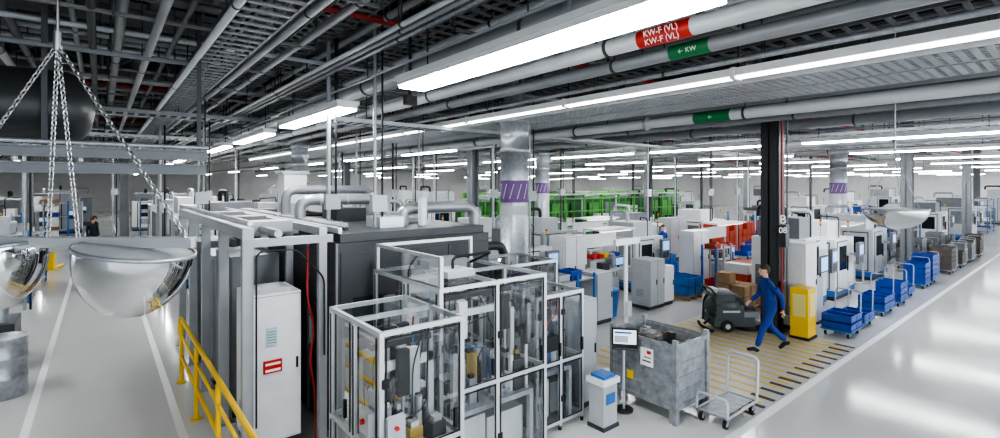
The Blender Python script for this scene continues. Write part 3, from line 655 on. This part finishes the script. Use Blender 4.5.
x=12.5;k=0
while x<GX-1:
    b.box(x,17.2,.15,x+1.35,18.4,1.2,q.choice([GRN,DGRN,LG,GRN])); b.box(x+.1,17.17,.4,x+.6,17.2,1.1,DGRN); b.box(x+.7,17.17,.4,x+1.2,17.2,1.1,DWIN)
    b.box(x-.04,17.15,.1,x+.04,17.25,2.9,GRN); b.box(x+.66,17.18,1.2,x+.7,17.24,2.65,GRN)
    b.box(x+.1,18.2,1.3,x+1.3,18.3,2.4,q.choice([GRN,DGRN,GRN,MG])); b.box(x+.2,17.5,1.2,x+q.uniform(.5,1.1),18.0,q.uniform(1.4,2.2),q.choice([LG,DG,DGRN,WHITE]))
    b.path([(x+.3,17.6,1.2),(x+.3,17.6,2.8),(x+1.1,17.6,2.8),(x+1.1,17.6,3.1)],.05,q.choice([STEEL,GRN,BLK]),8,.15)
    x+=1.45;k+=1
for z in (1.25,2.0,2.65,2.88): b.box(12.4,17.16,z,GX,17.24,z+.07,GRN if z<2.8 else LG)
b.box(12.4,18.3,.1,GX,18.4,2.7,DGRN); b.cyl((12.4,17.8,2.95),(GX,17.8,2.95),.12,GRN,12)
b.done()
k=100
for (x,y,w,d,h,m) in ((6.4,12.2,1.6,1.6,2.6,WHITE),(5.8,15.6,2,1.8,2.8,LG),(2.2,15.5,2.4,2,2.9,WHITE),(2.0,19,2.4,2,2.7,LG),(2.2,23,2.6,2,2.9,WHITE),(2,28,2.6,2,2.7,MG),(2.2,34,3,2,2.9,WHITE),(6.2,22.5,2.5,2,3,WHITE),(6.5,27,2.5,2,2.9,LG),(9,23,2.5,2,3,WHITE),(14,23.5,2.5,2,3,WHITE),(19,23.5,2.5,2,2.8,LG),(25,23,2.5,2,2.8,WHITE),(30,23,3,2,2.8,WHITE),(8,33,3,2,3,LG),(18,34,3,2,3,WHITE),(26,34,3,2,3,LG),(36,12,3,2,2.6,WHITE),(34,20,3,2,2.8,LG),(44,12,3,2,2.8,WHITE),
  (-4.4,13.5,1.8,2,2.3,LG),(-4.8,17.6,2,2,2.5,MG),(-5,21,2.4,2,2.6,LG),(-5,25.5,2.4,2,2.5,WHITE),(-5,32,2.6,2,2.7,MG),(-5,39,3,2,2.7,WHITE),(-9,20,2.4,2,2.6,MG),(-9.5,28,2.4,2,2.6,LG),(-4,46,3,2,2.8,LG),(1.8,45,3,2,2.8,WHITE),(-3.5,54,3,2,3,MG),(50,20,3,2,3,WHITE),(44,30,3,2,3,LG),(56,12,3,2,3,WHITE),(60,4.5,3,2,3,LG)):
    cnc(x,y,w,d,h,m,k,R.choice([MBLU,MG,LG,DG])); k+=1
for a in ((-3.6,11.5,1.6,.7,1.9,1),(-3.4,15.8,.7,.7,1.9,2),(-3.2,29,.6,.8,2.2,3),(8.6,17,2.6,.8,2.4,4),(5.2,31,3,.8,2.5,5),(2,39,3,.8,2.5,6),(-3.4,36.2,2,.8,2.5,7),(33,8.5,3,.8,2,8),(41,8.5,3,.8,2,9),(48,5,3.2,.8,2.4,10),(-2.4,19.5,.8,1.4,2.1,11),(-2.3,22.5,.8,1.2,1.9,12)): rack(*a)
b=B('steel_drum'); b.lathe((-1.22,11.2,0),[(0,.02),(.29,.0),(.3,.02),(.3,.3),(.31,.31),(.3,.33),(.3,.62),(.31,.64),(.3,.66),(.3,.93),(.31,.95),(.29,.95),(.28,.92),(0,.92)],STEEL,24); b.done()
b=B('coolant_unit'); b.box(-2.4,12.4,.05,-1.2,13.4,.9,DG); b.box(-2.3,12.5,.9,-1.5,13.2,1.3,LG); b.cyl((-1.4,12.7,.9),(-1.4,12.7,1.2),.1,STEEL); b.done(.01)
b=B('pallet_truck'); b.at(-1.6,26,0,80); b.box(-.1,-.28,.08,1.1,-.12,.16,YEL); b.box(-.1,.12,.08,1.1,.28,.16,YEL); b.box(-.4,-.28,.1,-.1,.28,.75,YEL); b.path([(-.35,0,.6),(-.6,0,1.2),(-.6,.15,1.25)],.025,BLK); b.cyl((-.3,-.05,.09),(-.3,.05,.09),.09,RUB); b.done(.01)
# ---------------------------------------------------------------- mirrors
def dome(b,c,r,depth):
    pr=[]
    for i in range(17):
        t=i/16*math.pi/2; pr.append((max(.001,r*math.sin(t)),-depth*math.cos(t)))
    b.lathe(c,pr,CHROME,48); b.lathe(c,[(r,0),(r+.012,0),(r+.012,.03),(r-.01,.03),(r-.01,0)],STEEL,48); b.lathe(c,[(r-.01,.02),(.01,.05)],LG,48)
def chain(b,p,q,m=CHAINM,L=.055,r=.006):
    p=Vector(p);q=Vector(q);d=(q-p);n=max(1,int(d.length/(L*.75)));d.normalize()
    u=d.orthogonal().normalized();w=d.cross(u)
    for i in range(n):
        c=p+(q-p)*((i+.5)/n); s=u if i%2 else w
        pts=[c+d*(L/2*math.cos(a))+s*(L*.28*math.sin(a)) for a in [2*math.pi*k/10 for k in range(11)]]
        b.sweep(pts,[r]*11,m,5,caps=False)
b=B('convex_safety_mirror')
d=Vector((.775,-.632,0)); c1=Vector((.23,4.97,2.86)); c2=c1-d*1.27
yawm=Matrix.Rotation(math.atan2(-.632,.775),4,'Z')
b.M=Matrix.Translation(c1+Vector((0,0,.01)))@yawm@Matrix.Rotation(math.radians(9),4,'Y'); dome(b,(0,0,-.02),.41,.53)
b.M=Matrix.Translation(c2+Vector((0,0,.01)))@yawm@Matrix.Rotation(math.radians(-9),4,'Y'); dome(b,(0,0,-.02),.41,.5)
P1=c1+d*.46; P2=c2-d*.5
b.M=Matrix.Translation((P1+P2)/2)@yawm; L=(P1-P2).length/2
b.box(-L,-.03,.03,L,.03,.1,LG); b.box(-L,-.05,.1,L,.05,.115,LG); b.M=Matrix.Identity(4)
hk=Vector((-.27,5.39,4.55))
chain(b,hk,P1+Vector((0,0,.11))-d*.05); chain(b,hk,(-.14,5.27,2.97)); chain(b,hk,(-.33,5.42,2.97)); chain(b,hk,P2+Vector((0,0,.11)))
b.cyl(hk-Vector((0,0,.05)),hk+Vector((0,0,.1)),.03,CHAINM,10); b.cyl(hk,(hk.x,hk.y,6.5),.012,CHAINM,8)
b.done()
b=B('convex_safety_mirror'); c=(9.8,2.07,3.0); dome(b,c,.42,.3)
for a in (0,120,240):
    a=math.radians(a); b.cyl((9.8+.4*math.cos(a),2.07+.4*math.sin(a),3.02),(9.8,2.07,3.9),.006,STEEL,5)
b.cyl((9.8,2.07,3.9),(9.8,2.07,6.5),.012,STEEL,8); b.done()
# ---------------------------------------------------------------- people
def skin(name,verts,edges,rad,m,parent,root=0,sub=2):
    me=bpy.data.meshes.new(name); me.from_pydata(verts,edges,[]); me.materials.append(m)
    o=bpy.data.objects.new(name,me); bpy.context.scene.collection.objects.link(o)
    s=o.modifiers.new('skin','SKIN'); 
    for i,r in enumerate(rad):
        rr=r if isinstance(r,tuple) else (r,r); me.skin_vertices[0].data[i].radius=rr; me.skin_vertices[0].data[i].use_root=(i==root)
    s.use_smooth_shade=True; u=o.modifiers.new('sub','SUBSURF'); u.levels=sub; u.render_levels=sub
    o.parent=parent; return o
def person(name,x,y,rot,cloth,walk=True):
    e=bpy.data.objects.new(name,None); bpy.context.scene.collection.objects.link(e); e.location=(x,y,0); e.rotation_euler=(0,0,math.radians(rot))
    if walk:
        J=[(0,0,.93),(.02,0,1.08),(.05,0,1.24),(.08,0,1.38),(.1,0,1.47),(.115,0,1.53),
           (.085,.17,1.40),(-.08,.245,1.16),(-.10,.25,.92), (.085,-.17,1.40),(.10,-.25,1.14),(.30,-.21,1.0),
           (.02,.095,.88),(.22,.10,.50),(.34,.10,.13),(.02,-.095,.88),(-.02,-.10,.49),(-.36,-.10,.20)]
    else:
        J=[(0,0,.95),(.0,0,1.1),(.0,0,1.26),(.01,0,1.40),(.02,0,1.49),(.025,0,1.55),
           (.01,.18,1.42),(.0,.24,1.15),(.08,.24,.92),(.01,-.18,1.42),(.0,-.24,1.15),(.08,-.24,.92),
           (0,.10,.9),(.03,.12,.5),(0,.12,.12),(0,-.10,.9),(.03,-.12,.5),(0,-.12,.12)]
    E=[(0,1),(1,2),(2,3),(3,4),(4,5),(3,6),(6,7),(7,8),(3,9),(9,10),(10,11),(0,12),(12,13),(13,14),(0,15),(15,16),(16,17)]
    Rr=[(.14,.115),(.13,.105),(.145,.11),(.135,.10),.06,.055,.075,.052,.042,.075,.052,.042,.10,.072,.058,.10,.072,.058]
    skin('coverall_body',J,E,Rr,cloth,e)
    def hand(w,dirv,sgn):
        w=Vector(w); dv=Vector(dirv).normalized(); side=Vector((0,1,0)); fw=dv.cross(side).normalized()*-1
        V=[w,w+dv*.05,w+dv*.09]; Ed=[(0,1),(1,2)]; rr=[(.024,.018),(.036,.018),(.038,.016)]
        for k,(off,l) in enumerate(((-.028,.07),(-.009,.08),(.010,.075),(.027,.058))):
            i=len(V); base=w+dv*.085+fw*off; curl=side*(-sgn*.022)
            V+=[base+dv*l*.3,base+dv*l*.65+curl*.5,base+dv*l+curl*1.3]; Ed+=[(2,i),(i,i+1),(i+1,i+2)]; rr+=[.0095,.0085,.007]
        i=len(V); V+=[w+dv*.045+fw*-.045,w+dv*.08+fw*-.062+side*(-sgn*.015)]; Ed+=[(1,i),(i,i+1)]; rr+=[.011,.009]
        skin('hand',V,Ed,rr,SKIN,e,0,1)
    hand(J[8],Vector(J[8])-Vector(J[7]),1); hand(J[11],Vector(J[11])-Vector(J[10]),-1)
    def shoe(a,t,h):
        skin('shoe',[a,h,((a[0]+t[0])/2,(a[1]+t[1])/2,(a[2]+t[2])/2),t],[(0,1),(0,2),(2,3)],[.05,.042,(.048,.04),(.042,.03)],RUB,e,0,1)
    if walk:
        shoe((.35,.10,.10),(.55,.11,.085),(.32,.10,.045)); shoe((-.37,-.10,.17),(-.22,-.10,.035),(-.42,-.10,.14))
    else:
        for yy in (.12,-.12): shoe((0,yy,.10),(.19,yy,.04),(-.04,yy,.05))
    hx,hz=(.14,1.66) if walk else (.04,1.68)
    b=B('head'); b.ell((hx,0,hz),.098,.076,.118,SKIN,20,14); b.ell((hx+.02,0,hz-.065),.075,.058,.055,SKIN,16,8)
    b.cyl((hx-.03,0,hz-.16),(hx-.01,0,hz-.05),.052,SKIN,14)
    b.sweep([(hx+.088,0,hz+.02),(hx+.108,0,hz-.01),(hx+.118,0,hz-.028),(hx+.09,0,hz-.035)],[.008,.012,.015,.006],SKIN,8)
    for s in (-1,1):
        b.ell((hx,s*.077,hz-.005),.02,.01,.03,SKIN,10,6); b.ell((hx+.086,s*.030,hz+.012),.008,.012,.007,EYE,10,6); b.box(hx+.084,s*.03-.015,hz+.03,hx+.094,s*.03+.015,hz+.036,HAIR)
    b.ell((hx+.088,0,hz-.055),.010,.024,.007,LIP,10,6)
    b.ell((hx-.012,0,hz+.022),.104,.084,.112,HAIR,20,10,z0=.05); b.ell((hx-.035,0,hz+.01),.082,.081,.10,HAIR,18,10,z0=-.6)
    b.ell((hx-.03,0,hz-.16),.075,.075,.03,cloth,16,6)
    h=b.done(); h.parent=e
    return e
person('walking_worker',10.6,4.25,140.8,COV)
person('standing_worker',-.3,31,-60,DCLO,False)
person('standing_worker',-.2,33,200,DCLO,False)
person('standing_worker',17.6,11.2,-100,COV,False)
# ---------------------------------------------------------------- light & camera
W=bpy.data.worlds.new('world'); bpy.context.scene.world=W; W.use_nodes=True
W.node_tree.nodes['Background'].inputs[0].default_value=(.86,.93,1,1); W.node_tree.nodes['Background'].inputs[1].default_value=3.2
cam=bpy.data.cameras.new('camera'); co=bpy.data.objects.new('camera',cam); bpy.context.scene.collection.objects.link(co)
co.location=(0,0,3.4); co.rotation_euler=(math.radians(90),0,math.radians(-39.2)); cam.lens=17.64; cam.sensor_width=36; cam.shift_y=-.034; cam.clip_end=300
bpy.context.scene.camera=co
try:
    bpy.context.scene.view_settings.look='AgX - High Contrast'
except Exception as ex_: print(ex_)
